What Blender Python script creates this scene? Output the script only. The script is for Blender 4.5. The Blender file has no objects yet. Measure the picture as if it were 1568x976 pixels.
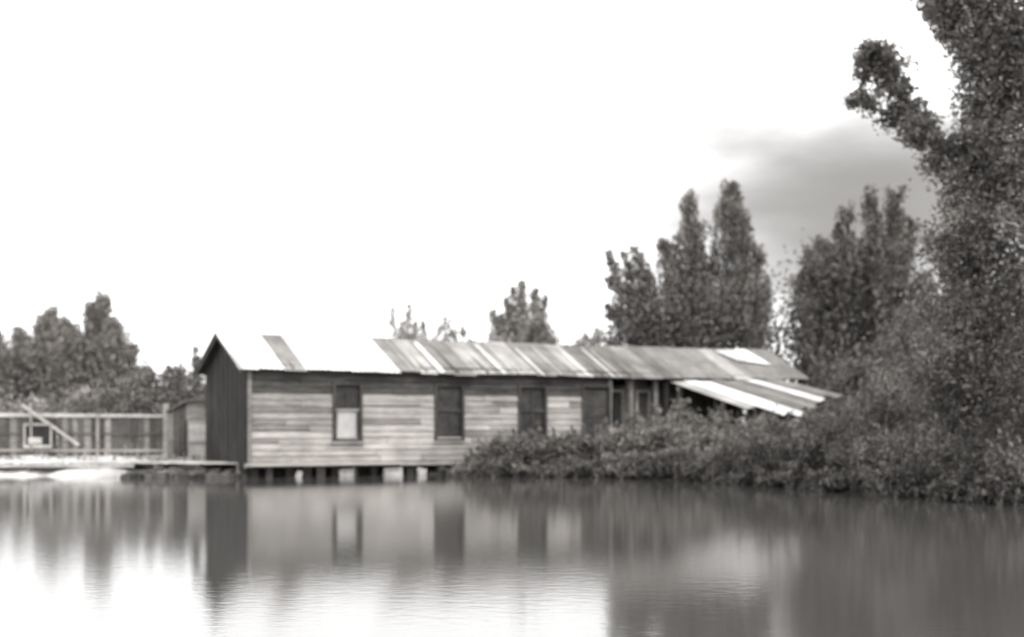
import bpy, math, random
import numpy as np
from mathutils import Vector
random.seed(7); rng=np.random.default_rng(7)
scene=bpy.context.scene
def tone(v,k=1.0): return (v, v*(1-.055*k), v*(1-.11*k), 1)

# ---------------------------------------------------------------- materials
def new_mat(name):
    m=bpy.data.materials.new(name); m.use_nodes=True
    nt=m.node_tree; nt.nodes.clear()
    out=nt.nodes.new('ShaderNodeOutputMaterial')
    return m,nt,out
def rough_mat(name,v0,v1,scale=(3,3,3),rough=.85,bump=.3,k=1.0,detail=8,metal=0.0):
    m,nt,out=new_mat(name)
    b=nt.nodes.new('ShaderNodeBsdfPrincipled'); b.inputs['Roughness'].default_value=rough
    b.inputs['Specular IOR Level'].default_value=.25
    tc=nt.nodes.new('ShaderNodeTexCoord'); mp=nt.nodes.new('ShaderNodeMapping')
    mp.inputs['Scale'].default_value=scale
    no=nt.nodes.new('ShaderNodeTexNoise'); no.inputs['Scale'].default_value=1; no.inputs['Detail'].default_value=detail
    no.inputs['Roughness'].default_value=.75
    cr=nt.nodes.new('ShaderNodeValToRGB')
    cr.color_ramp.elements[0].position=.34; cr.color_ramp.elements[0].color=tone(v0,k)
    cr.color_ramp.elements[1].position=.66; cr.color_ramp.elements[1].color=tone(v1,k)
    bp=nt.nodes.new('ShaderNodeBump'); bp.inputs['Strength'].default_value=bump; bp.inputs['Distance'].default_value=.02
    L=nt.links.new
    L(tc.outputs['Object'],mp.inputs['Vector']); L(mp.outputs[0],no.inputs['Vector'])
    L(no.outputs['Fac'],cr.inputs[0])
    n2=nt.nodes.new('ShaderNodeTexNoise'); n2.inputs['Scale'].default_value=.9; n2.inputs['Detail'].default_value=5
    L(tc.outputs['Object'],n2.inputs['Vector'])
    m2=nt.nodes.new('ShaderNodeMapRange'); m2.inputs[1].default_value=.35; m2.inputs[2].default_value=.65; m2.inputs[3].default_value=.72; m2.inputs[4].default_value=1.08
    L(n2.outputs['Fac'],m2.inputs[0])
    vs=nt.nodes.new('ShaderNodeVectorMath'); vs.operation='SCALE'; L(cr.outputs[0],vs.inputs[0]); L(m2.outputs[0],vs.inputs['Scale'])
    L(vs.outputs[0],b.inputs['Base Color'])
    L(no.outputs['Fac'],bp.inputs['Height']); L(bp.outputs[0],b.inputs['Normal'])
    L(b.outputs[0],out.inputs[0]); return m
def leaf_mat(name,v):
    m,nt,out=new_mat(name); L=nt.links.new
    at=nt.nodes.new('ShaderNodeAttribute'); at.attribute_name='leaf_tone'
    tc=nt.nodes.new('ShaderNodeTexCoord')
    no=nt.nodes.new('ShaderNodeTexNoise'); no.inputs['Scale'].default_value=1.3; no.inputs['Detail'].default_value=4
    L(tc.outputs['Object'],no.inputs['Vector'])
    mr=nt.nodes.new('ShaderNodeMapRange'); mr.inputs[1].default_value=.3; mr.inputs[2].default_value=.7
    mr.inputs[3].default_value=.7; mr.inputs[4].default_value=1.3
    L(no.outputs['Fac'],mr.inputs[0])
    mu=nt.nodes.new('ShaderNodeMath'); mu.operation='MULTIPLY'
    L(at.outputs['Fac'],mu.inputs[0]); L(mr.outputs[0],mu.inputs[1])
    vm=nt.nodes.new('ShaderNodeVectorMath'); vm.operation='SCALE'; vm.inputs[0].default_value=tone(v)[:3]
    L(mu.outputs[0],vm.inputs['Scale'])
    d=nt.nodes.new('ShaderNodeBsdfDiffuse'); t=nt.nodes.new('ShaderNodeBsdfTranslucent')
    L(vm.outputs[0],d.inputs[0]); L(vm.outputs[0],t.inputs[0])
    mx=nt.nodes.new('ShaderNodeMixShader'); mx.inputs[0].default_value=.4
    L(d.outputs[0],mx.inputs[1]); L(t.outputs[0],mx.inputs[2]); L(mx.outputs[0],out.inputs[0])
    return m

M_wood=[rough_mat('weathered_board_a',.24,.48,(1.6,2,12)),rough_mat('weathered_board_b',.30,.58,(2.2,2,14)),
        rough_mat('weathered_board_c',.38,.70,(1.5,2,10)),rough_mat('weathered_board_d',.17,.36,(2.5,2,12))]
M_frieze=rough_mat('dark_board',.08,.17,(3,3,12))  # dark board tone for fence, shed, porch and posts
M_band=rough_mat('eave_shade_dark_board',.045,.14,(1.5,3,8))  # eave shade put into the board colour; also serves door and dark trim
M_dark=rough_mat('dark_plank',.018,.06,(10,10,2))  # dark plank tone: gable end, inner walls, floor
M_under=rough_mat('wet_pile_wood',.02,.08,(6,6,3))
M_frame=rough_mat('window_frame_wood',.05,.13,(6,6,6))
M_pale=rough_mat('pale_painted_wood',.4,.72,(5,5,5),k=.5)
M_glass=rough_mat('dusty_window_pane',.03,.10,(3,3,3),rough=.35,bump=.02)
M_palepane=rough_mat('pale_pane',.55,.8,(6,2,2),k=.4)  # pale fill for the lower pane of the first window
M_tinw=rough_mat('galvanised_sheet_white',.68,.92,(1.2,1,1),k=.2,bump=.1)
M_tinl=rough_mat('galvanised_sheet_light',.34,.52,(2,1.2,1),k=.7,bump=.1)
M_tinm=rough_mat('galvanised_sheet_mid',.19,.34,(2,1.2,1),k=.8,bump=.1)
M_tind=rough_mat('rusty_sheet',.13,.25,(3,1.5,1),bump=.1)
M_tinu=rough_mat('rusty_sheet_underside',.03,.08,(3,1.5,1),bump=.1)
M_bark=rough_mat('bark',.08,.17,(8,8,2))
M_leaf=leaf_mat('leaves',.26)
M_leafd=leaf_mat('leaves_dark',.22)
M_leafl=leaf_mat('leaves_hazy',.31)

# ---------------------------------------------------------------- mesh builder
class MB:
    def __init__(s): s.v=[];s.f=[];s.m=[];s.mats=[]
    def mi(s,m):
        if m not in s.mats: s.mats.append(m)
        return s.mats.index(m)
    def hexa(s,p,mat):
        n=len(s.v); s.v+=[tuple(q) for q in p]; i=s.mi(mat)
        for f in ((0,3,2,1),(4,5,6,7),(0,1,5,4),(1,2,6,5),(2,3,7,6),(3,0,4,7)):
            s.f.append(tuple(n+k for k in f)); s.m.append(i)
    def box(s,x0,x1,y0,y1,z0,z1,mat,j=0):
        r=lambda:random.uniform(-j,j)
        s.hexa([(x0+r(),y0,z0+r()),(x1+r(),y0,z0+r()),(x1+r(),y1,z0+r()),(x0+r(),y1,z0+r()),
                (x0+r(),y0,z1+r()),(x1+r(),y0,z1+r()),(x1+r(),y1,z1+r()),(x0+r(),y1,z1+r())],mat)
    def beam(s,a,b,w,h,mat):
        a=np.array(a,float);b=np.array(b,float);d=b-a;d/=np.linalg.norm(d)
        up=np.array([0,0,1.]) if abs(d[2])<.9 else np.array([0,1.,0])
        sx=np.cross(d,up);sx/=np.linalg.norm(sx);sy=np.cross(sx,d)
        sx*=w/2;sy*=h/2
        s.hexa([a-sx-sy,a+sx-sy,a+sx+sy,a-sx+sy,b-sx-sy,b+sx-sy,b+sx+sy,b-sx+sy],mat)
    def tube(s,pts,rad,mat,n=8):
        i=s.mi(mat); st=len(s.v); pts=[np.array(p,float) for p in pts]
        for k,p in enumerate(pts):
            d=pts[min(k+1,len(pts)-1)]-pts[max(k-1,0)]; d/=np.linalg.norm(d)+1e-9
            a=np.cross(d,[0.3,.9,.1]); a/=np.linalg.norm(a)+1e-9; b=np.cross(d,a)
            for q in range(n):
                t=2*math.pi*q/n; s.v.append(tuple(p+rad[k]*(math.cos(t)*a+math.sin(t)*b)))
        for k in range(len(pts)-1):
            for q in range(n):
                s.f.append((st+k*n+q,st+k*n+(q+1)%n,st+(k+1)*n+(q+1)%n,st+(k+1)*n+q)); s.m.append(i)
        s.f.append(tuple(st+(len(pts)-1)*n+q for q in range(n))); s.m.append(i)
    def sheet(s,A,B,C,D,mat,cols=8,rows=4,amp=.012,under=None):
        A,B,C,D=[np.array(q,float) for q in (A,B,C,D)]
        nrm=np.cross(B-A,D-A); nrm/=np.linalg.norm(nrm)
        if nrm[2]<0: nrm=-nrm
        st=len(s.v); i=s.mi(mat)
        for r in range(rows+1):
            for c in range(cols*2+1):
                a=c/(cols*2);b=r/rows
                p=(1-b)*((1-a)*A+a*B)+b*((1-a)*D+a*C)
                s.v.append(tuple(p+nrm*(amp*(1 if c%2 else -1))))
        w=cols*2+1
        for r in range(rows):
            for c in range(cols*2):
                s.f.append((st+r*w+c,st+(r+1)*w+c,st+(r+1)*w+c+1,st+r*w+c+1)); s.m.append(i)
        if under:
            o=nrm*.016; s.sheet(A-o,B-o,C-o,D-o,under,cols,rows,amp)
    def build(s,name,parent=None):
        me=bpy.data.meshes.new(name); me.from_pydata(s.v,[],s.f)
        for m in s.mats: me.materials.append(m)
        me.polygons.foreach_set('material_index',s.m); me.update()
        o=bpy.data.objects.new(name,me); scene.collection.objects.link(o)
        if parent: o.parent=parent
        return o
def empty(name,loc=(0,0,0),rz=0):
    e=bpy.data.objects.new(name,None); e.location=loc; e.rotation_euler=(0,0,rz)
    scene.collection.objects.link(e); return e

# ---------------------------------------------------------------- terrain and water
SX=[-300,-60,-30,-20,-14,-10,-8,-6.9,-6.3,-3,-1.6,-.9,0,2,3.5,4.5,5.5,6.3,7,8,9,10,12,20,60,300]
SY=[ 40, 39, 37,37.2,37,36.4,36,36.2,37,38.8,39,37.6,37.2,36.6,35.4,33.6,31.5,29.5,27.8,25.5,23.6,22,18,12,4,-20]
def shore(x): return np.interp(x,SX,SY)
def ground_z(x,y):
    d=y-shore(x)+.35*np.sin(x*2.1)+.2*np.sin(x*5.3+1)
    z=np.interp(d,[-4,-1,0,.6,2.5,8,60,600],[-1.2,-.35,0,.16,.34,.5,.8,1.0])
    return z+.03*np.sin(x*3.1+y*2.3)*np.clip(d,0,1)
xs=np.unique(np.concatenate([np.linspace(-300,-30,28),np.linspace(-30,22,230),np.linspace(22,300,30)]))
ys=np.unique(np.concatenate([np.linspace(-25,10,20),np.linspace(10,50,180),np.linspace(50,120,40),np.linspace(120,900,30)]))
X,Y=np.meshgrid(xs,ys); Z=ground_z(X,Y)
W=len(xs); H=len(ys)
V=np.stack([X,Y,Z],-1).reshape(-1,3)
F=[(r*W+c,r*W+c+1,(r+1)*W+c+1,(r+1)*W+c) for r in range(H-1) for c in range(W-1)]
me=bpy.data.meshes.new('ground'); me.from_pydata(V.tolist(),[],F); me.polygons.foreach_set('use_smooth',[True]*len(F))
g=bpy.data.objects.new('ground',me); scene.collection.objects.link(g)
m,nt,out=new_mat('bank_soil_and_sand'); L=nt.links.new
b=nt.nodes.new('ShaderNodeBsdfPrincipled'); b.inputs['Roughness'].default_value=.95; b.inputs['Specular IOR Level'].default_value=.1
tc=nt.nodes.new('ShaderNodeTexCoord'); sp=nt.nodes.new('ShaderNodeSeparateXYZ'); L(tc.outputs['Object'],sp.inputs[0])
no=nt.nodes.new('ShaderNodeTexNoise'); no.inputs['Scale'].default_value=1.1; no.inputs['Detail'].default_value=9; L(tc.outputs['Object'],no.inputs['Vector'])
ad=nt.nodes.new('ShaderNodeMath'); ad.operation='MULTIPLY_ADD'; L(no.outputs['Fac'],ad.inputs[0]); ad.inputs[1].default_value=3; L(sp.outputs['X'],ad.inputs[2])
mr=nt.nodes.new('ShaderNodeMapRange'); mr.inputs[1].default_value=-10; mr.inputs[2].default_value=-6.5; L(ad.outputs[0],mr.inputs[0])
mx=nt.nodes.new('ShaderNodeMix'); mx.data_type='RGBA'
mx.inputs[6].default_value=tone(.72,.4); mx.inputs[7].default_value=tone(.07); L(mr.outputs[0],mx.inputs[0])
m2=nt.nodes.new('ShaderNodeMix'); m2.data_type='RGBA'; m2.blend_type='MULTIPLY'; m2.inputs[0].default_value=.7
n2=nt.nodes.new('ShaderNodeTexNoise'); n2.inputs['Scale'].default_value=4; n2.inputs['Detail'].default_value=8; L(tc.outputs['Object'],n2.inputs['Vector'])
cr=nt.nodes.new('ShaderNodeValToRGB'); cr.color_ramp.elements[0].position=.35; cr.color_ramp.elements[0].color=(.45,.45,.45,1); cr.color_ramp.elements[1].position=.6
L(n2.outputs['Fac'],cr.inputs[0]); L(mx.outputs[2],m2.inputs[6]); L(cr.outputs[0],m2.inputs[7]); L(m2.outputs[2],b.inputs['Base Color']); L(b.outputs[0],out.inputs[0])
me.materials.append(m)

me=bpy.data.meshes.new('water'); me.from_pydata([(-400,-60,0),(400,-60,0),(400,80,0),(-400,80,0)],[],[(0,1,2,3)])
w=bpy.data.objects.new('water',me); scene.collection.objects.link(w)
m,nt,out=new_mat('lake_water'); L=nt.links.new
b=nt.nodes.new('ShaderNodeBsdfPrincipled'); b.inputs['Base Color'].default_value=tone(.08); b.inputs['Roughness'].default_value=.05
b.inputs['IOR'].default_value=1.9
tc=nt.nodes.new('ShaderNodeTexCoord'); mp=nt.nodes.new('ShaderNodeMapping'); mp.inputs['Scale'].default_value=(1.7,2.2,1)
n1=nt.nodes.new('ShaderNodeTexNoise'); n1.inputs['Scale'].default_value=3.2; n1.inputs['Detail'].default_value=6; n1.inputs['Roughness'].default_value=.6
bp=nt.nodes.new('ShaderNodeBump'); bp.inputs['Strength'].default_value=1; bp.inputs['Distance'].default_value=.0014
L(tc.outputs['Object'],mp.inputs[0]); L(mp.outputs[0],n1.inputs['Vector']); L(n1.outputs['Fac'],bp.inputs['Height']); L(bp.outputs[0],b.inputs['Normal'])
L(b.outputs[0],out.inputs[0]); me.materials.append(m)

# ---------------------------------------------------------------- the house on piles
RZ=math.atan2(.486,.874)
house=empty('wooden_house',(-6.75,36,0),RZ)
WIN=[(2.36,3.06),(5.34,6.11),(7.96,8.77)]; DOOR=(10.09,10.93)
WZ0,WZ1,BASE,EAVE,RIDGE,DEP=.98,2.42,.37,2.92,3.80,3.5
SLOPE=(RIDGE-EAVE)/(DEP/2)
mb=MB()
z=BASE
while z<EAVE-.02:
    h=.165; z1=min(z+h,EAVE)
    zc=(z+z1)/2
    segs=[]; x=0
    for a,c in WIN+[DOOR]:
        cut=zc<2.45 if (a,c)==DOOR else WZ0-.02<zc<WZ1+.02
        if cut: segs.append((x,a)); x=c
    segs.append((x,11.0))
    for a,c in segs:
        p=a
        while p<c-.02:
            q=min(p+random.uniform(.7,2.8),c)
            if c-q<.4: q=c
            wts=[3,4,3,2.2] if not (3<p<5.2) else [1,3,6,.8]
            if p>6: wts=[4,3,1.5,2.6]
            mat=M_band if zc>2.16 else random.choices(M_wood,wts)[0]  # top rows painted dark as the shade under the eave
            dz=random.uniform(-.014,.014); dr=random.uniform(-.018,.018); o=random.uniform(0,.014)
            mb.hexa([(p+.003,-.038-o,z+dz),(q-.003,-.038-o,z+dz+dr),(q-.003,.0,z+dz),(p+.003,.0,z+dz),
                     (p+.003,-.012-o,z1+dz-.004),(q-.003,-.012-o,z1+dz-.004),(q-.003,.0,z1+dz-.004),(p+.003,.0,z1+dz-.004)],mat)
            p=q
    z+=h
mb.box(-.04,.07,-.07,-.055,BASE,EAVE-.12,M_wood[3]); mb.box(10.93,11.05,-.075,-.055,BASE,EAVE-.12,M_wood[3])
mb.box(-.1,11.1,-.12,.02,.27,.355,M_wood[1],.01)
mb.box(-.1,4.2,-.35,-.125,.30,.345,M_wood[2],.01)
mb.build('front_clapboards',house)
mb=MB()
for a,c,z0,z1 in [(0,2.36,BASE,EAVE),(3.06,5.34,BASE,EAVE),(6.11,7.96,BASE,EAVE),(8.77,10.09,BASE,EAVE)]:
    mb.box(a,c,.003,.06,z0,z1,M_dark)
for a,c in WIN:
    mb.box(a,c,.003,.06,BASE,WZ0,M_dark); mb.box(a,c,.003,.06,WZ1,EAVE,M_dark)
mb.box(10.09,10.93,.003,.06,2.42,EAVE,M_dark); mb.box(10.93,11.0,.003,.06,BASE,EAVE,M_dark)
x=0
while x<18.3:
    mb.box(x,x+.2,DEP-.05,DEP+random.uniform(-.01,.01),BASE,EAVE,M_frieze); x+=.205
mb.box(0,18.4,.07,DEP-.06,.24,.36,M_dark)
mb.box(11.0,11.06,.07,DEP-.06,BASE,EAVE,M_dark)
mb.build('inner_walls',house)
mb=MB(); y=0
def roofz(y): return EAVE+(RIDGE-EAVE)*(1-abs(y-DEP/2)/(DEP/2))
while y<DEP-.01:
    y1=min(y+.19,DEP); o=random.uniform(0,.02)
    mb.hexa([(-.05-o,y+.004,.05+random.uniform(0,.2)),(.0,y+.004,.3),(.0,y1-.004,.3),(-.05-o,y1-.004,.15),
             (-.05-o,y+.004,roofz(y)-.04),(.0,y+.004,roofz(y)-.04),(.0,y1-.004,roofz(y1)-.04),(-.05-o,y1-.004,roofz(y1)-.04)],M_dark)
    y=y1
for sgn in (0,1):
    ya=-.3 if sgn==0 else DEP+.3
    mb.beam((-.28,ya,EAVE-.3*SLOPE-.04),(-.28,DEP/2,RIDGE-.05),.04,.14,M_band)
mb.build('gable_wall',house)
for k,(a,c) in enumerate(WIN):
    mb=MB(); t=.07
    fm=M_frame
    mb.box(a-t,a,-.085,.05,WZ0-t,WZ1+t,fm); mb.box(c,c+t,-.085,.05,WZ0-t,WZ1+t,fm)
    mb.box(a,c,-.085,.05,WZ1,WZ1+t,fm); mb.box(a-.1,c+.1,-.11,.05,WZ0-t-.045,WZ0-t-.003,M_wood[1]); mb.box(a,c,-.07,.05,WZ0-t,WZ0,fm)
    zm=(WZ0+WZ1)/2+.05
    mb.box(a,c,-.02,.03,zm-.03,zm+.03,M_wood[1] if k==0 else fm)
    if k!=1: mb.box((a+c)/2-.018,(a+c)/2+.018,-.015,.025,zm+.03,WZ1,fm)
    if k==2: mb.box((a+c)/2-.018,(a+c)/2+.018,-.015,.025,WZ0,zm-.03,fm)
    mb.box(a,c,.031,.04,zm,WZ1,M_glass)
    mb.box(a,c,.031,.04,WZ0,zm,M_palepane if k==0 else M_glass)
    if k==0: mb.box(a,a+.06,-.03,.02,WZ0,zm-.03,M_frame); mb.box(c-.06,c,-.03,.02,WZ0,zm-.03,M_frame)
    mb.build('window_%d'%(k+1),house)
mb=MB()
a,c=DOOR
mb.box(a-.07,a,-.085,.06,BASE,2.52,M_frame); mb.box(c,c+.07,-.085,.06,BASE,2.52,M_frame); mb.box(a,c,-.085,.06,2.45,2.52,M_frame)
for i in range(5): mb.box(a+i*.168+.003,a+(i+1)*.168-.003,.03,.06+.004*(i%2),BASE,2.41,M_band)
mb.box(a,c,.015,.029,.8,.9,M_frame); mb.box(a,c,.015,.029,1.9,2.0,M_frame)
mb.build('door',house)
mb=MB()
for x in (11.7,12.6,13.5,14.9,16.4,18.2):
    mb.box(x,x+.12,-.02,.1,.1,EAVE-.12,M_wood[random.choice([0,3])],.015)
mb.box(11.06,18.5,-.04,.08,EAVE-.14,EAVE-.02,M_band)
mb.box(11.06,13.5,.0,.06,1.15,1.25,M_wood[1]); mb.box(11.06,13.5,.0,.06,BASE,BASE+.12,M_wood[1])
for i in range(9): mb.box(11.15+i*.27,11.19+i*.27,.01,.05,BASE+.12,1.15,M_wood[3])
for x0 in (11.2,12.15):
    mb.box(x0,x0+.07,.3,.36,1.2,2.4,M_wood[1]); mb.box(x0+.45,x0+.52,.3,.36,1.2,2.4,M_wood[0]); mb.box(x0+.07,x0+.45,.3,.36,2.33,2.4,M_wood[0])
x=11.1
while x<18.3:
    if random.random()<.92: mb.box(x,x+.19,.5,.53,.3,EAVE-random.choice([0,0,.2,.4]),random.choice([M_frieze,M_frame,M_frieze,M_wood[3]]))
    x+=.2
for i in range(8):
    zz=.45+i*.2; mb.box(16.5+random.uniform(-.1,.1),18.2,-.03,-.0,zz,zz+.17,random.choice([M_frieze,M_wood[3],M_wood[0]]),.01)
mb.build('porch',house)
mb=MB(); x=-.3; i=0
def sag(x): return -.05*math.sin(math.pi*min(max(x,0),18.7)/18.7)-.015*math.sin(x*1.3)
while x<18.4:
    wd_=random.choice([.5,.62,.62,.7]); x1=min(x+wd_,18.7)
    e=random.uniform(-.06,.05)
    yE=-.30+e; zE=EAVE+.02-SLOPE*(.30-e)
    r=random.random()
    if x<3.5: mat=M_tinm if i==2 else M_tinw
    elif x<10: mat=random.choice([M_tinm,M_tinl,M_tind,M_tinm,M_tinm])
    elif x<15.3: mat=random.choice([M_tind,M_tinm,M_tind])
    else: mat=random.choice([M_tinl,M_tinl,M_tinm,M_tinm])
    lift=.012*(i%2)
    R0=(x-.03,DEP/2,RIDGE+.03+sag(x)+lift); R1=(x1,DEP/2,RIDGE+.03+sag(x1)+lift)
    E0=(x-.03,yE,zE+sag(x)+lift); E1=(x1,yE,zE+sag(x1)+lift)
    mb.sheet(R0,R1,E1,E0,mat,cols=5,rows=4,under=M_tinu)
    if 3.5<x<11 and r<.85:
        for _ in range(random.choice([1,1,2])):
            q=random.uniform(.05,.12); qx=random.uniform(0,.4); s0=random.uniform(0,.4)
            a0=np.array(R0)+[qx,0,.022]; e0=np.array(E0)+[qx,0,.022]; a0=a0+(e0-a0)*s0*.5
            off=np.array([0,0,.006*_])
            mb.sheet(a0+off,a0+off+[q,0,0],e0+off+[q,0,0],e0+off,random.choice([M_tinl,M_tinl,M_tinw]),cols=1,rows=1,amp=.004)
    B0=(x-.03,DEP+.33,zE+sag(x)); B1=(x1,DEP+.33,zE+sag(x1))
    mb.sheet((R0[0],DEP/2+.002,R0[2]),(R1[0],DEP/2+.002,R1[2]),B1,B0,random.choice([M_tinm,M_tind]),cols=5,rows=3,under=M_tinu)
    x=x1; i+=1
mb.sheet((16.0,DEP/2-.25,RIDGE-.06),(17.3,DEP/2-.1,RIDGE+.03),(17.6,.5,RIDGE-.55),(16.4,.8,RIDGE-.40),M_tinw,cols=9,rows=2)
mb.box(-.3,18.4,DEP/2-.03,DEP/2+.03,RIDGE-.14,RIDGE-.06,M_frieze)
for k in range(20):
    xx=.2+k*.95
    mb.beam((xx,-.22,EAVE-.16),(xx,DEP/2,RIDGE-.1),.05,.1,M_band)
mb.build('tin_roof',house)
mb=MB(); x=.05
while x<11:
    wd_=random.uniform(.12,.24)
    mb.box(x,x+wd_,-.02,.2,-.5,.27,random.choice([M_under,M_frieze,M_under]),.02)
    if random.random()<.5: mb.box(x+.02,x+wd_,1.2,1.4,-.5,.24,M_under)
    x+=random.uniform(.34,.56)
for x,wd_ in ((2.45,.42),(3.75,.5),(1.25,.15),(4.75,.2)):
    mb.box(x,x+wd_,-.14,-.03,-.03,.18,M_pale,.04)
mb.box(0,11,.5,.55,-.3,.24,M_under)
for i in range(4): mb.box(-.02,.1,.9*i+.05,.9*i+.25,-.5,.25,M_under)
mb.build('piles',house)
def loc(p):
    dx=p[0]+6.75; dy=p[1]-36; return (dx*.874+dy*.486,-dx*.486+dy*.874,p[2])
A,B,C,D=[np.array(loc(p)) for p in ((4.64,42.3,2.72),(8.3,44.3,2.80),(9.67,41.56,2.26),(7.35,37.6,1.43))]
mb=MB(); n=9; mats=[M_tinl,M_tinw,M_tinw,M_tind,M_tinm,M_tind,M_tinw,M_tind,M_tinm]
for i in range(n):
    a=i/n; c=(i+1)/n+.012; j=random.uniform(-.04,.04); e=random.uniform(-.3,.15)
    p0=A+(B-A)*a; p1=A+(B-A)*c; q1=D+(C-D)*c; q0=D+(C-D)*a
    if i==0: e=-1.0
    if i==1: e=-.25
    q0=q0+(q0-p0)*e*.3; q1=q1+(q1-p1)*e*.3
    up=np.array([0,0,.014*(i%2)+j*.5])
    mb.sheet(p0+up,p1+up,q1+up,q0+up,mats[i],cols=4,rows=4,under=M_tinu)
dn=np.array([0,0,-.09])
mb.beam(A+dn,B+dn,.08,.1,M_band); mb.beam(D+dn,C+dn,.08,.1,M_band); mb.beam((A+D)/2+dn,(B+C)/2+dn,.07,.08,M_band)
for p in (D,C,(D+C)/2,(A+D)/2,(B+C)/2,A,B): mb.beam(p+np.array([0,0,-.1]),(p[0],p[1],.1),.10,.10,M_frieze)
mb.build('lean_to_roof',house)

# ---------------------------------------------------------------- small shed with arched top
shed=empty('shed',(-9.95,40.6,.25),math.radians(8))
mb=MB(); Wd=1.75; hh=1.45
def top(x): return hh+.38*math.sin(math.pi*min(max(x/Wd,0),1))
n=10
for i in range(n):
    a=Wd*i/n; c=Wd*(i+1)/n-.006
    if .55<(a+c)/2<1.15: z0=1.25; mm=M_wood[3]
    else: z0=0; mm=random.choice([M_frieze,M_frame,M_wood[3]])
    mb.hexa([(a,0,z0),(c,0,z0),(c,.05,z0),(a,.05,z0),(a,0,top(a)),(c,0,top(c)),(c,.05,top(c)),(a,.05,top(a))],mm)
mb.box(0,.05,.06,1.8,0,hh,M_frieze); mb.box(Wd-.05,Wd,.06,1.8,0,hh,M_frieze); mb.box(.05,Wd-.05,1.75,1.8,0,hh,M_frieze)
mb.build('walls',shed)
mb=MB()
mb.box(.56,1.18,.01,.04,.05,1.24,M_wood[0]); mb.box(.62,1.12,-.004,.009,.62,1.12,M_pale); mb.box(.62,1.12,-.004,.009,.15,.5,M_wood[2])
mb.build('door',shed)
mb=MB()
for i in range(n):
    a=Wd*i/n-.04; c=Wd*(i+1)/n-.04+.03
    mb.hexa([(a,-.15,top(a)+.01),(c,-.15,top(c)+.01),(c,1.9,top(c)+.01),(a,1.9,top(a)+.01),(a,-.15,top(a)+.05),(c,-.15,top(c)+.05),(c,1.9,top(c)+.05),(a,1.9,top(a)+.05)],M_tinm if i%3 else M_tind)
mb.build('curved_roof',shed)

# ---------------------------------------------------------------- board fence on the left
fence=empty('board_fence',(0,42,0))
mb=MB(); x=-24
while x<-10.45:
    wv=random.uniform(.13,.2)
    mb.box(x,x+wv,.03,.055,.4,1.56+random.uniform(-.04,.04),random.choices([M_frieze,M_frame,M_wood[3],M_wood[0]],[4,4,2,.6])[0],.012)
    x+=wv+random.uniform(.0,.02)
mb.build('boards',fence)
mb=MB()
mb.beam((-24,0,1.60),(-17,-.02,1.66),.06,.10,M_pale); mb.beam((-17,-.02,1.66),(-10.3,0,1.62),.06,.10,M_pale)
mb.beam((-24,0,.62),(-10.3,0,.58),.06,.08,M_wood[0])
mb.beam((-24,0,1.12),(-10.3,0,1.08),.04,.05,M_frieze)
for x in (-23,-20.6,-18.2,-16.1,-12.4): mb.box(x,x+.08,-.06,.025,.2,1.68,M_wood[0],.01)
mb.box(-10.4,-10.26,-.08,.06,.2,1.98,M_wood[1],.01)
mb.beam((-14.6,-.09,1.95),(-12.9,-.09,.75),.05,.08,M_wood[2])
mb.beam((-14.3,-.09,.6),(-14.35,-.09,2.0),.05,.06,M_wood[1])
mb.build('rails_and_posts',fence)
mb=MB()
mb.box(-14.55,-13.7,-.12,-.09,1.33,1.40,M_wood[1]); mb.box(-14.55,-13.7,-.12,-.09,.66,.76,M_pale)
mb.box(-14.55,-14.49,-.12,-.09,.76,1.33,M_wood[1]); mb.box(-13.76,-13.7,-.12,-.09,.76,1.33,M_wood[1]); mb.box(-14.49,-13.76,-.1,-.085,.76,1.33,M_dark)
mb.box(-14.4,-14.0,-.13,-.102,.8,.98,M_wood[2])
mb.build('hatch',fence)
stage=empty('plank_walkway',(0,0,0))
mb=MB(); x=-26
while x<-6.95:
    wv=.24; yc=38.1-.03*(x+10) if x<-10 else 38.1-.25*(x+10)
    mb.box(x,x+wv,yc-.9,yc+.4,.33,.37,random.choice([M_pale,M_pale,M_tinw,M_tinw]) if x<-8.5 else M_wood[2],.012); x+=wv+.006
mb.build('deck_planks',stage)
mb=MB()
for x in np.arange(-25.5,-7,1.15):
    yc=38.1-.03*(x+10) if x<-10 else 38.1-.25*(x+10)
    mb.tube([(x,yc-.8,-.6),(x,yc-.8,.325)],[.07,.06],M_wood[3])
mb.beam((-26,37.7,.27),(-10,37.25,.27),.07,.08,M_pale)
mb.build('deck_posts',stage)
mb=MB()
for k in range(150):
    x=random.uniform(-10,-6.5); y=float(shore(x))+random.uniform(-.6,.9); z=max(.03,float(ground_z(x,y))); r=random.uniform(.07,.18)
    th=[random.uniform(.75,1.25) for _ in range(8)]; P=[]
    for zz,sc in ((-.5,1),(.55,.75)):
        for q in range(4):
            t=q*math.pi/2+.6; P.append((x+r*sc*th[q]*math.cos(t),y+r*sc*th[q+4]*math.sin(t),z+zz*r*th[q]))
    mb.hexa(P,random.choice([M_frieze,M_frieze,M_frame,M_dark]))
mb.build('stone_rubble')
mb=MB()
for (x,y,z,dx,dy,dz,wm) in ((5.0,36.4,.75,1.6,.3,.05,M_tinl),(5.2,33.0,.6,1.3,-.2,.05,M_wood[1]),(3.6,37.2,.7,1.4,.4,.15,M_wood[0]),(8.6,38.2,1.5,1.5,.4,.1,M_wood[1])):
    mb.beam((x,y,z),(x+dx,y+dy,z+dz),.16,.04,wm)
mb.build('fallen_boards')

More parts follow.
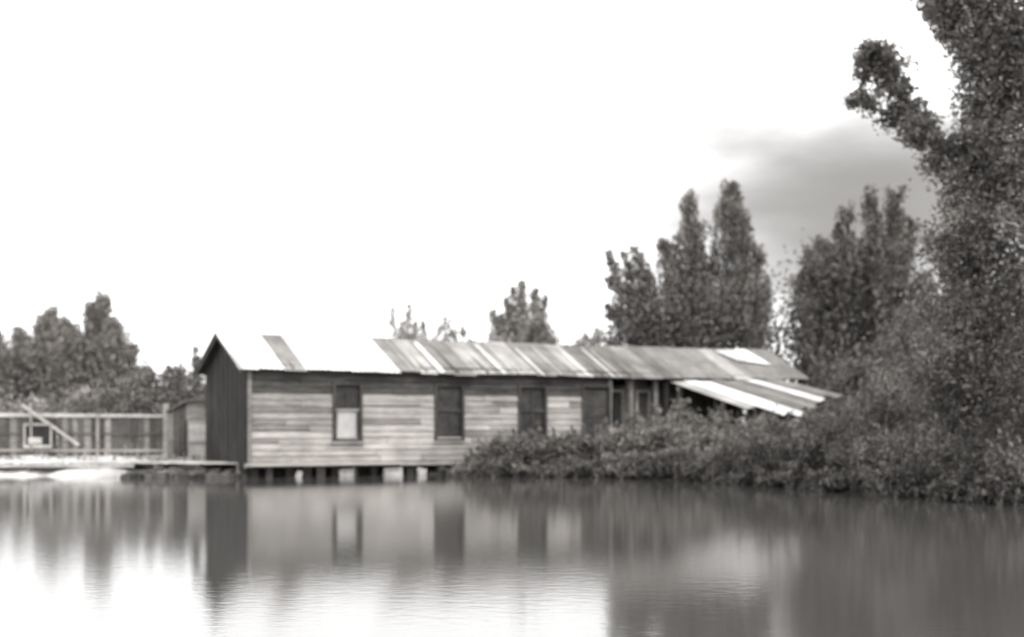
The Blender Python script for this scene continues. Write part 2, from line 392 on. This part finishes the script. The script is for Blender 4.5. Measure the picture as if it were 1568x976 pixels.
# ---------------------------------------------------------------- vegetation
class Foliage:
    def __init__(s): s.P=[];s.S=[];s.T=[];s.D=[]; s.wood=MB()
    def pts(s,P,size,tn,D=None):
        P=np.asarray(P); s.P.append(P); s.S.append(np.full(len(P),size)*rng.uniform(.6,1.4,len(P)))
        s.T.append(np.clip(tn*rng.uniform(.5,1.5,len(P)),0.1,2.6)); s.D.append(D if D is not None else rng.normal(size=P.shape))
    def plume(s,b,t,R,n,size,tn=1.0,K=None,low=.75):
        b=np.array(b,float);t=np.array(t,float);ax=t-b;Ln=np.linalg.norm(ax);ax/=Ln
        u=np.cross(ax,[.2,.9,.1]);u/=np.linalg.norm(u);v=np.cross(ax,u)
        K=K or max(20,int(Ln*24)); per=max(4,n//K)
        bend=rng.normal(size=3)*.03*Ln
        for k in range(K):
            q=rng.uniform(0,.93); prof=R*(low+(1-low)*math.sin(math.pi*min(1,q*.85+.15)))*(1-q**2*.78)
            th=rng.uniform(0,2*math.pi); rad=math.cos(th)*u+math.sin(th)*v
            rr=rng.uniform(0,.75)
            o=b+ax*q*Ln+bend*math.sin(math.pi*q)+rad*prof*rr; ln=max(prof,R*.35)*rng.uniform(.6,1.6)
            d=ax*rng.uniform(1.0,2.0)+rad*rng.uniform(.2,.9); d/=np.linalg.norm(d)
            a=rng.uniform(.0,1,per); sp_=(1-.7*a)[:,None]
            P=o+np.outer(a*ln,d)+rng.normal(size=(per,3))*(R*.16)*sp_
            s.pts(P,size,tn*rng.uniform(.6,1.4),np.tile(d,(per,1))+rng.normal(size=(per,3))*.5)
        s.wood.tube([b,(b+t)/2+bend,t-ax*.12*Ln],[.03+.005*Ln,.02,.006],M_bark,5)
    def clump(s,c,r,n,size,tn=1.0,K=None,sg_=(.10,.24)):
        c=np.array(c,float);r=np.array(r,float); K=K or max(10,n//45); per=n//K
        for k in range(K):
            d=rng.normal(size=3);d/=np.linalg.norm(d); q=rng.uniform(.1,1)**.5
            o=c+d*r*q; sg=r*rng.uniform(*sg_)
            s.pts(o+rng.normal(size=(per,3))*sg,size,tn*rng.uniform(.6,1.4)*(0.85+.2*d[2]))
    def limb(s,pts,r0,r1):
        s.wood.tube(pts,list(np.linspace(r0,r1,len(pts))),M_bark,7)
    def build(s,name,mat):
        P=np.concatenate(s.P);S=np.concatenate(s.S)[:,None];T=np.concatenate(s.T);D=np.concatenate(s.D)
        n=len(P); D=D/(np.linalg.norm(D,axis=1)[:,None]+1e-9)
        q=rng.normal(size=(n,3)); U=np.cross(D,q); U/=np.linalg.norm(U,axis=1)[:,None]+1e-9
        a=P-D*S*.9; b_=P+U*S*.38; c=P+D*S*.9; d=P-U*S*.38
        V=np.stack([a,b_,c,d],1).reshape(-1,3)
        wv=np.array(s.wood.v) if s.wood.v else np.zeros((0,3)); nw=len(wv)
        me=bpy.data.meshes.new(name); wf=[tuple(f) for f in s.wood.f]
        faces=[(4*i,4*i+1,4*i+2,4*i+3) for i in range(n)]+[tuple(k+4*n for k in f) for f in wf]
        allv=np.concatenate([V,wv]) if nw else V
        me.from_pydata(allv.tolist(),[],faces)
        me.materials.append(mat); me.materials.append(M_bark)
        me.polygons.foreach_set('material_index',[0]*n+[1]*len(wf))
        at=me.attributes.new('leaf_tone','FLOAT','FACE'); at.data.foreach_set('value',np.concatenate([T,np.ones(len(wf))]).astype(np.float32))
        me.update(); o=bpy.data.objects.new(name,me); scene.collection.objects.link(o); return o
def gz(x,y): return float(ground_z(np.array(x),np.array(y)))

# tall plumed tree behind the house
f=Foliage(); Y0=52
for tx,tz,bx,bz,R,n in ((6.6,10.4,6.9,4.2,.78,5600),(6.6,8.6,6.9,4.5,.7,2400),(8.15,10.6,8.1,4.2,1.0,8000),(8.5,9.3,8.3,4.4,.85,3600),(9.2,8.1,8.7,4.0,.65,2400),(5.4,8.4,6.5,4.0,.6,2600),(4.6,8.3,6.0,3.9,.55,2200),
        (3.5,8.0,5.2,3.8,.46,1800),(3.5,7.0,5.4,3.2,.5,1700),(9.6,6.8,8.8,3.3,.7,2400),(5.0,7.3,6.0,3,.65,2200),(3.6,5.9,5.2,3,.6,1700),(5.9,8.3,6.5,4,.7,2600),(4.1,8.0,5.6,3.8,.4,1500),(4.2,7.2,5.4,3.5,.5,1700)):
    f.plume((bx,Y0+rng.uniform(-.6,.6),bz),(tx,Y0+rng.uniform(-.8,.8),tz),R,n,.09)
f.clump((6.6,Y0,4.8),(2.9,1.4,1.8),12000,.11,.95); f.clump((6.6,Y0,2.6),(3.1,1.4,1.6),4000,.12,.9)
f.limb([(7,Y0,gz(7,Y0)-.1),(7.1,Y0,2.5),(7.0,Y0,5)],.28,.12); f.limb([(7.05,Y0,2),(8,Y0,5)],.18,.08); f.limb([(7.05,Y0,1.6),(5.8,Y0,4.2)],.16,.06)
f.build('poplar_tree',M_leaf)
f=Foliage(); Y0=47
for tx,tz,bx,bz,R,n in ((9.85,7.4,10.4,2.5,.85,4200),(10.95,8.8,11,3,.8,4600),(11.7,9.5,11.6,3,.7,4200),(12.75,9.5,12.3,3,.85,4800),(13.5,8.5,12.9,3,.8,3800),(9.4,6.1,10.1,2.4,.8,3000),(14.1,6.4,13.2,2.4,1.0,3400),(12.2,8.7,11.9,3,.85,3600),(10.4,7.8,10.7,3,.8,3400)):
    f.plume((bx,Y0+rng.uniform(-.7,.7),bz),(tx,Y0+rng.uniform(-.8,.8),tz),R,n,.09)
f.clump((11.6,Y0,4.3),(2.9,1.4,2.7),15000,.11,.9); f.clump((11.8,Y0,1.8),(3.4,1.4,1.4),5000,.12,.8)
f.limb([(11.6,Y0,.3),(11.6,Y0,3),(11.7,Y0,6)],.25,.08); f.limb([(11.6,Y0,2),(12.7,Y0,5)],.15,.06); f.limb([(11.6,Y0,1.6),(10.4,Y0,4.2)],.16,.06)
f.build('poplar_tree',M_leafd)
# big near tree
f=Foliage(); Y0=25
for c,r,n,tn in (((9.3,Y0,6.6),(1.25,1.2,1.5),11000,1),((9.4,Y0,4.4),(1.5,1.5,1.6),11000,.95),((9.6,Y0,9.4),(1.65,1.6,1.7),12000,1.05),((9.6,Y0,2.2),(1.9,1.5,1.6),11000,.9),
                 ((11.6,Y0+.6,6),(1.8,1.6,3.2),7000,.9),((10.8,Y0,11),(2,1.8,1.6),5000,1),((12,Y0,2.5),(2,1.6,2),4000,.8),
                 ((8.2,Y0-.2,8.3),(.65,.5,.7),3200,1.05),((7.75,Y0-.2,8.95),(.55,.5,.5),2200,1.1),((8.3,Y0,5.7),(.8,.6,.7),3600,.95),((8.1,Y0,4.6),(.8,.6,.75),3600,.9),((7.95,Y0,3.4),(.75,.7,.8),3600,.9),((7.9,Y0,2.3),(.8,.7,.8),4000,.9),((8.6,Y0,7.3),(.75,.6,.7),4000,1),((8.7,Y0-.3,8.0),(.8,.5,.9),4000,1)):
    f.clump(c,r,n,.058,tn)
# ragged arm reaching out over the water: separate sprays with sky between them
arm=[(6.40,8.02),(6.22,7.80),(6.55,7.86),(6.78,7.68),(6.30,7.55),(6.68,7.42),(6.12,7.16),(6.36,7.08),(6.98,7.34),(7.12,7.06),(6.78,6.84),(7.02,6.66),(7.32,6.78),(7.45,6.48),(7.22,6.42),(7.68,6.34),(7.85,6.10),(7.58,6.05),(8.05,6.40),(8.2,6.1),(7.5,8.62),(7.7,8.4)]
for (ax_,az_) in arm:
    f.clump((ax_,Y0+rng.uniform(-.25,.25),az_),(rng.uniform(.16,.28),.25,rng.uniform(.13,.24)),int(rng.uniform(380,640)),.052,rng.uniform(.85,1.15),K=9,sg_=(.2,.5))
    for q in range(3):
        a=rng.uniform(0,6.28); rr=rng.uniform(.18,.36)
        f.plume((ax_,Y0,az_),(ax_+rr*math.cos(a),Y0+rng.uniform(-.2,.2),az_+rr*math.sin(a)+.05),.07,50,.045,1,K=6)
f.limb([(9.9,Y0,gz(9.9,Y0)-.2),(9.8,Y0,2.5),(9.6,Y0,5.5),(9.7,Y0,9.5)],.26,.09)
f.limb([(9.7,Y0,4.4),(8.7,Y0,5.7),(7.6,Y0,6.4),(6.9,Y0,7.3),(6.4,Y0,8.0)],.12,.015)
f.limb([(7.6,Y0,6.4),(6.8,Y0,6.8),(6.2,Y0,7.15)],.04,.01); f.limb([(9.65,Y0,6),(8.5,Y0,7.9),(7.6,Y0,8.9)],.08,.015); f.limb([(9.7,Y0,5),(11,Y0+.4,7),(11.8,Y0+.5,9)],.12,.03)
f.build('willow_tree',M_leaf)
# distant trees seen over the fence, about 120 m away
f=Foliage(); Y0=120
for tx,tz,bx,bz,R,n in ((-35.0,12.7,-36,4,1.8,4400),(-36.2,11.6,-36.5,4,1.6,2800),(-33.8,10.4,-34.6,3.5,1.6,2800),(-32.2,8,-34,3,1.5,2400),(-37.9,10.3,-37.9,4,1.7,2800),(-31,6.2,-33,2,1.4,1800)):
    f.plume((bx,Y0+rng.uniform(-1,1),bz),(tx,Y0+rng.uniform(-1,1),tz),R,n,.21)
f.clump((-35.5,Y0,4.6),(4.3,2.6,4.2),8500,.24,.95)
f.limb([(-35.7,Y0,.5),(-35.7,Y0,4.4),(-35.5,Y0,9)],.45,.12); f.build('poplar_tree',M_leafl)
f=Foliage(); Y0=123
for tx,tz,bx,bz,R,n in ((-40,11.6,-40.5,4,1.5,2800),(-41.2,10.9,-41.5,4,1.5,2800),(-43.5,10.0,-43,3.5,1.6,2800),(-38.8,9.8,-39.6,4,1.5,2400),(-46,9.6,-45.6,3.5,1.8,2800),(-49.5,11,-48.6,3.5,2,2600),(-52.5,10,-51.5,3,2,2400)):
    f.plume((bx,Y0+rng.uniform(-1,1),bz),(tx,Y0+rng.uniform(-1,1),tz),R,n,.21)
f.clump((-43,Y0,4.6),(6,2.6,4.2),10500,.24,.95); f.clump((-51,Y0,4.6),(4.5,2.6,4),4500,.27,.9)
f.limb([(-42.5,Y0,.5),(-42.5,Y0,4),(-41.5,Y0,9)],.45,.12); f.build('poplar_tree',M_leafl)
# shrubs behind the fence and shed
f=Foliage(); Y0=48
for tx,tz,R,n in ((-10.85,4.1,.38,1200),(-11.3,3.6,.4,1000),(-11.8,3.4,.45,1000),(-12.3,3.3,.5,1100),(-12.9,3.2,.5,1100),(-10.3,3.4,.45,1000),(-9.9,3.0,.45,800)):
    f.plume((tx+rng.uniform(-.2,.2),Y0,1.0),(tx,Y0+rng.uniform(-.4,.4),tz),R,n,.075,.95)
f.clump((-12,Y0,1.7),(2.6,.8,1.4),6500,.10,.95)
for k in range(14):
    f.clump((-14-k*.95,Y0,1.2+rng.uniform(-.1,.2)),(.9,.7,1.3),900,.10,.95)
f.build('shrub_thicket',M_leaf)
# small trees above the roof line, about 100 m away
f=Foliage(); Y0=100
for tx,tz,bx,R,n in ((.75,11.8,.75,.85,2600),(-.45,10.6,.3,.7,1600),(-1.4,9.5,0,.75,1300),(.1,11.4,.5,.6,1400),(1.6,11.1,1.1,.75,1600),(2.5,10.8,1.6,.6,1300),(2.3,9.4,1.4,.9,1500),(-.8,9.2,.2,.9,1500)):
    f.plume((bx,Y0,5.8),(tx,Y0+rng.uniform(-.4,.4),tz),R,n,.12,1.05)
f.clump((.7,Y0,7.0),(2.4,1.4,2.3),5200,.17,1); f.limb([(.7,Y0,.5),(.7,Y0,7)],.3,.15)
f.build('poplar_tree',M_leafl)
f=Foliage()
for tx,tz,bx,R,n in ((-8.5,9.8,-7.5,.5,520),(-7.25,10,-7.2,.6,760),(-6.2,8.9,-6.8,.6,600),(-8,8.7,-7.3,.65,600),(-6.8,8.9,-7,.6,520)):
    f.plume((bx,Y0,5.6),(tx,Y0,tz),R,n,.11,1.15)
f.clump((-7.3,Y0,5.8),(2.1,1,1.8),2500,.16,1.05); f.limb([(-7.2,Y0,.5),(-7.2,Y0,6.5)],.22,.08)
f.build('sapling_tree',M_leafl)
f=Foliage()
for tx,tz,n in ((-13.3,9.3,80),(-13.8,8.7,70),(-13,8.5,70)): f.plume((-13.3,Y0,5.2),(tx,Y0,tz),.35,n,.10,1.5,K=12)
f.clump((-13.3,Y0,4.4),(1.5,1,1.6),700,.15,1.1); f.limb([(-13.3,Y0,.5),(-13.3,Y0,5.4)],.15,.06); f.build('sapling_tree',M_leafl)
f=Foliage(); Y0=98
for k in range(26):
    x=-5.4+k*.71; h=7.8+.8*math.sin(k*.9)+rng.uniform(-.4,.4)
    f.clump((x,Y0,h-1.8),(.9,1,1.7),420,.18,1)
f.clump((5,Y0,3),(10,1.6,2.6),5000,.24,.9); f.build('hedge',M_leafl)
f=Foliage()
for k in range(90):
    x=-95+k*2.15+rng.uniform(-.6,.6); h=rng.uniform(2.4,4.6) if x<30 else rng.uniform(4,7)
    f.clump((x,110+rng.uniform(-3,3),h*.5+.3),(1.7,1.5,h*.5),420,.3,1.1)
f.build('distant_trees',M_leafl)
def bush(name,items,mat,size=.07):
    f=Foliage()
    for (x,y,rx,ry,h,n,tn) in items:
        z=max(0.0,gz(x,y)); x+=rng.uniform(-.12,.12); h*=rng.uniform(.88,1.12)
        f.clump((x,y,z+h*.42),(rx,ry,h*.52),n,size,tn)
        for q in range(int(4+rx*6)):
            a=rng.uniform(-1,1); bx=x+a*rx*.9
            f.plume((bx,y+rng.uniform(-.3,.3)*ry,z),(bx+rng.uniform(-.35,.35),y+rng.uniform(-.4,.4)*ry,z+h*rng.uniform(.8,1.4)*(1-.35*a*a)),.12,max(60,n//26),size*.9,tn,K=10)
    return f.build(name,mat)
bush('bank_bush',[(-.9,37.5,.5,.45,.7,1300,1),(-.3,37.3,.6,.5,1.2,2400,.95),(.5,37.3,.6,.5,1.0,2000,.95),(1.3,37.3,.6,.5,.95,1900,.95),(2.2,37.2,.6,.5,1.2,2200,.95),
   (-1.2,37.0,.5,.3,.25,700,1),(-.3,36.8,.6,.4,.5,1100,.9),(.8,36.5,.7,.4,.35,1100,1.1),(1.7,36.3,.5,.4,.6,1100,.9)],M_leaf)
it=[]
for x,y,h,rx in ((2.9,37.8,1.15,.6),(3.6,37.4,1.0,.6),(4.3,37.2,1.1,.6),(5.1,36.6,.9,.6),(5.8,36.0,.9,.6),(6.4,35.2,1.0,.6),(4.6,38.8,1.5,.7),(5.5,38.6,1.3,.7),(3.6,39.6,1.3,.6),(6.6,37.4,1.0,.6),
                 (2.7,36.0,.7,.6),(3.6,35.5,.5,.6),(4.2,34.6,.9,.6),(4.9,33.6,.6,.6)):
    it.append((x,y,rx,.5,h,1900 if h>.5 else 1300,rng.uniform(.85,1.15)))
bush('bank_bush',it,M_leaf)
it=[]
for x,y,h,rx in ((5.2,32.6,1.15,.55),(5.8,31.6,1.3,.6),(6.2,30.6,1.25,.6),(6.7,30.0,1.5,.6),(6.4,33.4,1.0,.6),(7.0,33.5,1.3,.7),(7.6,32.0,1.6,.7),(8.1,30.4,1.9,.7),(8.6,28.8,2.2,.8),(8.9,27.2,2.4,.8),(8.3,35.0,1.6,.9),(9.2,33.0,2.6,1),(9.8,30.5,3.2,1),(10.2,36.5,2.7,1.1),(9.4,37.6,1.6,.9),(11.5,34,3.7,1.3),
                 (6.9,28.8,.9,.5),(7.2,27.9,1.3,.6),(7.8,27.2,1.0,.6),(7.9,26.0,1.4,.6),(8.4,25.0,1.1,.6),(8.7,24.0,1.3,.6),(9.2,23.2,1.1,.6)):
    it.append((x,y,rx,.7,h,2700 if h>1.2 else 1900,rng.uniform(.8,1.12)))
# fringe hanging over the water's edge all along this bank
for k in range(26):
    x=3.0+k*.235; y=float(shore(x))-.15+rng.uniform(-.25,.3)
    it.append((x,y,rng.uniform(.3,.5),.35,rng.uniform(.3,.75),800,rng.uniform(.8,1.1)))
bush('bank_thicket',it,M_leafd,.06)
it=[]
for x,y,h,rx in ((10.6,42,3.2,1.1),(11.8,40.5,4.6,1.2),(12.6,38.5,5.4,1.3),(13.8,41.5,6,1.5),(13.6,36,5.6,1.4),(15.5,40,6,1.6),(10.0,43.8,2.9,.9),(15,34,5.5,1.6),(12.2,44.0,4.4,1.3)):
    it.append((x,y,rx,1.1,h,5200,rng.uniform(.75,1.0)))
bush('tall_thicket',it,M_leaf,.085)
f=Foliage()
for k in range(900):
    x=rng.uniform(-22,-7.5); y=float(shore(x))+rng.uniform(1.6,4.5); h=rng.uniform(.06,.16)
    f.pts(np.array([[x,y,gz(x,y)+h*.4]]),h*.6,1.2,np.array([[rng.normal()*.3,rng.normal()*.3,1.0]]))
f.build('grass',M_leafl)

# ---------------------------------------------------------------- world, sun, camera
wd=bpy.data.worlds.new('World'); scene.world=wd; wd.use_nodes=True; nt=wd.node_tree; nt.nodes.clear(); L=nt.links.new
out=nt.nodes.new('ShaderNodeOutputWorld'); bg=nt.nodes.new('ShaderNodeBackground'); bg.inputs['Strength'].default_value=.1
sky=nt.nodes.new('ShaderNodeTexSky'); sky.sky_type='NISHITA'; sky.sun_disc=False
sun_from=np.array([.62,-.62,.85]); sun_from/=np.linalg.norm(sun_from)
el=math.asin(sun_from[2]); az=math.atan2(sun_from[0],sun_from[1])
sky.sun_elevation=el; sky.sun_rotation=az
hs=nt.nodes.new('ShaderNodeHueSaturation'); hs.inputs['Saturation'].default_value=.05; L(sky.outputs[0],hs.inputs['Color'])
mx=nt.nodes.new('ShaderNodeMix'); mx.data_type='RGBA'; mx.inputs[0].default_value=.85
L(hs.outputs[0],mx.inputs[6]); mx.inputs[7].default_value=(22,22,22,1)
# a thin smoky cloud bank low over the trees, soft and uneven
tc=nt.nodes.new('ShaderNodeTexCoord')
cd=np.array([540,2154,330.]); cd/=np.linalg.norm(cd)
sb=nt.nodes.new('ShaderNodeVectorMath'); sb.operation='SUBTRACT'; L(tc.outputs['Generated'],sb.inputs[0]); sb.inputs[1].default_value=tuple(cd)
mu=nt.nodes.new('ShaderNodeVectorMath'); mu.operation='MULTIPLY'; L(sb.outputs[0],mu.inputs[0]); mu.inputs[1].default_value=(6.2,6.0,12.5)
no=nt.nodes.new('ShaderNodeTexNoise'); no.inputs['Scale'].default_value=8; no.inputs['Detail'].default_value=5
mp=nt.nodes.new('ShaderNodeMapping'); mp.inputs['Scale'].default_value=(1,1,3.2); L(tc.outputs['Generated'],mp.inputs[0]); L(mp.outputs[0],no.inputs['Vector'])
ln=nt.nodes.new('ShaderNodeVectorMath'); ln.operation='LENGTH'; L(mu.outputs[0],ln.inputs[0])
ad=nt.nodes.new('ShaderNodeMath'); ad.operation='MULTIPLY_ADD'; L(no.outputs['Fac'],ad.inputs[0]); ad.inputs[1].default_value=-1.0; L(ln.outputs['Value'],ad.inputs[2])
# optical depth falls off smoothly from the middle; brightness = exp(-depth)
dp=nt.nodes.new('ShaderNodeMapRange'); dp.interpolation_type='SMOOTHSTEP'; dp.inputs[1].default_value=-.55; dp.inputs[2].default_value=.75; dp.inputs[3].default_value=2.7; dp.inputs[4].default_value=0
L(ad.outputs[0],dp.inputs[0])
ng=nt.nodes.new('ShaderNodeMath'); ng.operation='MULTIPLY'; ng.inputs[1].default_value=-1; L(dp.outputs[0],ng.inputs[0])
ex=nt.nodes.new('ShaderNodeMath'); ex.operation='EXPONENT'; L(ng.outputs[0],ex.inputs[0])
m2=nt.nodes.new('ShaderNodeMix'); m2.data_type='RGBA'; L(ex.outputs[0],m2.inputs[0]); m2.inputs[6].default_value=(3.2,3.05,2.9,1); L(mx.outputs[2],m2.inputs[7])
L(m2.outputs[2],bg.inputs[0]); L(bg.outputs[0],out.inputs[0])
ld=bpy.data.lights.new('sun','SUN'); ld.energy=1.3; ld.angle=math.radians(12); ld.color=(1,.98,.95)
lo=bpy.data.objects.new('sun',ld); scene.collection.objects.link(lo)
lo.rotation_euler=Vector(sun_from).to_track_quat('Z','Y').to_euler()
cam=bpy.data.cameras.new('camera'); co=bpy.data.objects.new('camera',cam); scene.collection.objects.link(co); scene.camera=co
co.location=(0,0,1.37); co.rotation_euler=(math.radians(90),0,0)
cam.sensor_width=36; cam.lens=36*2154/1568; cam.shift_y=.1033; cam.clip_end=3000; cam.clip_start=.1
cam.dof.use_dof=True; cam.dof.focus_distance=8.5; cam.dof.aperture_fstop=1.5
scene.view_settings.view_transform='Standard'; scene.view_settings.look='None'; scene.view_settings.exposure=0
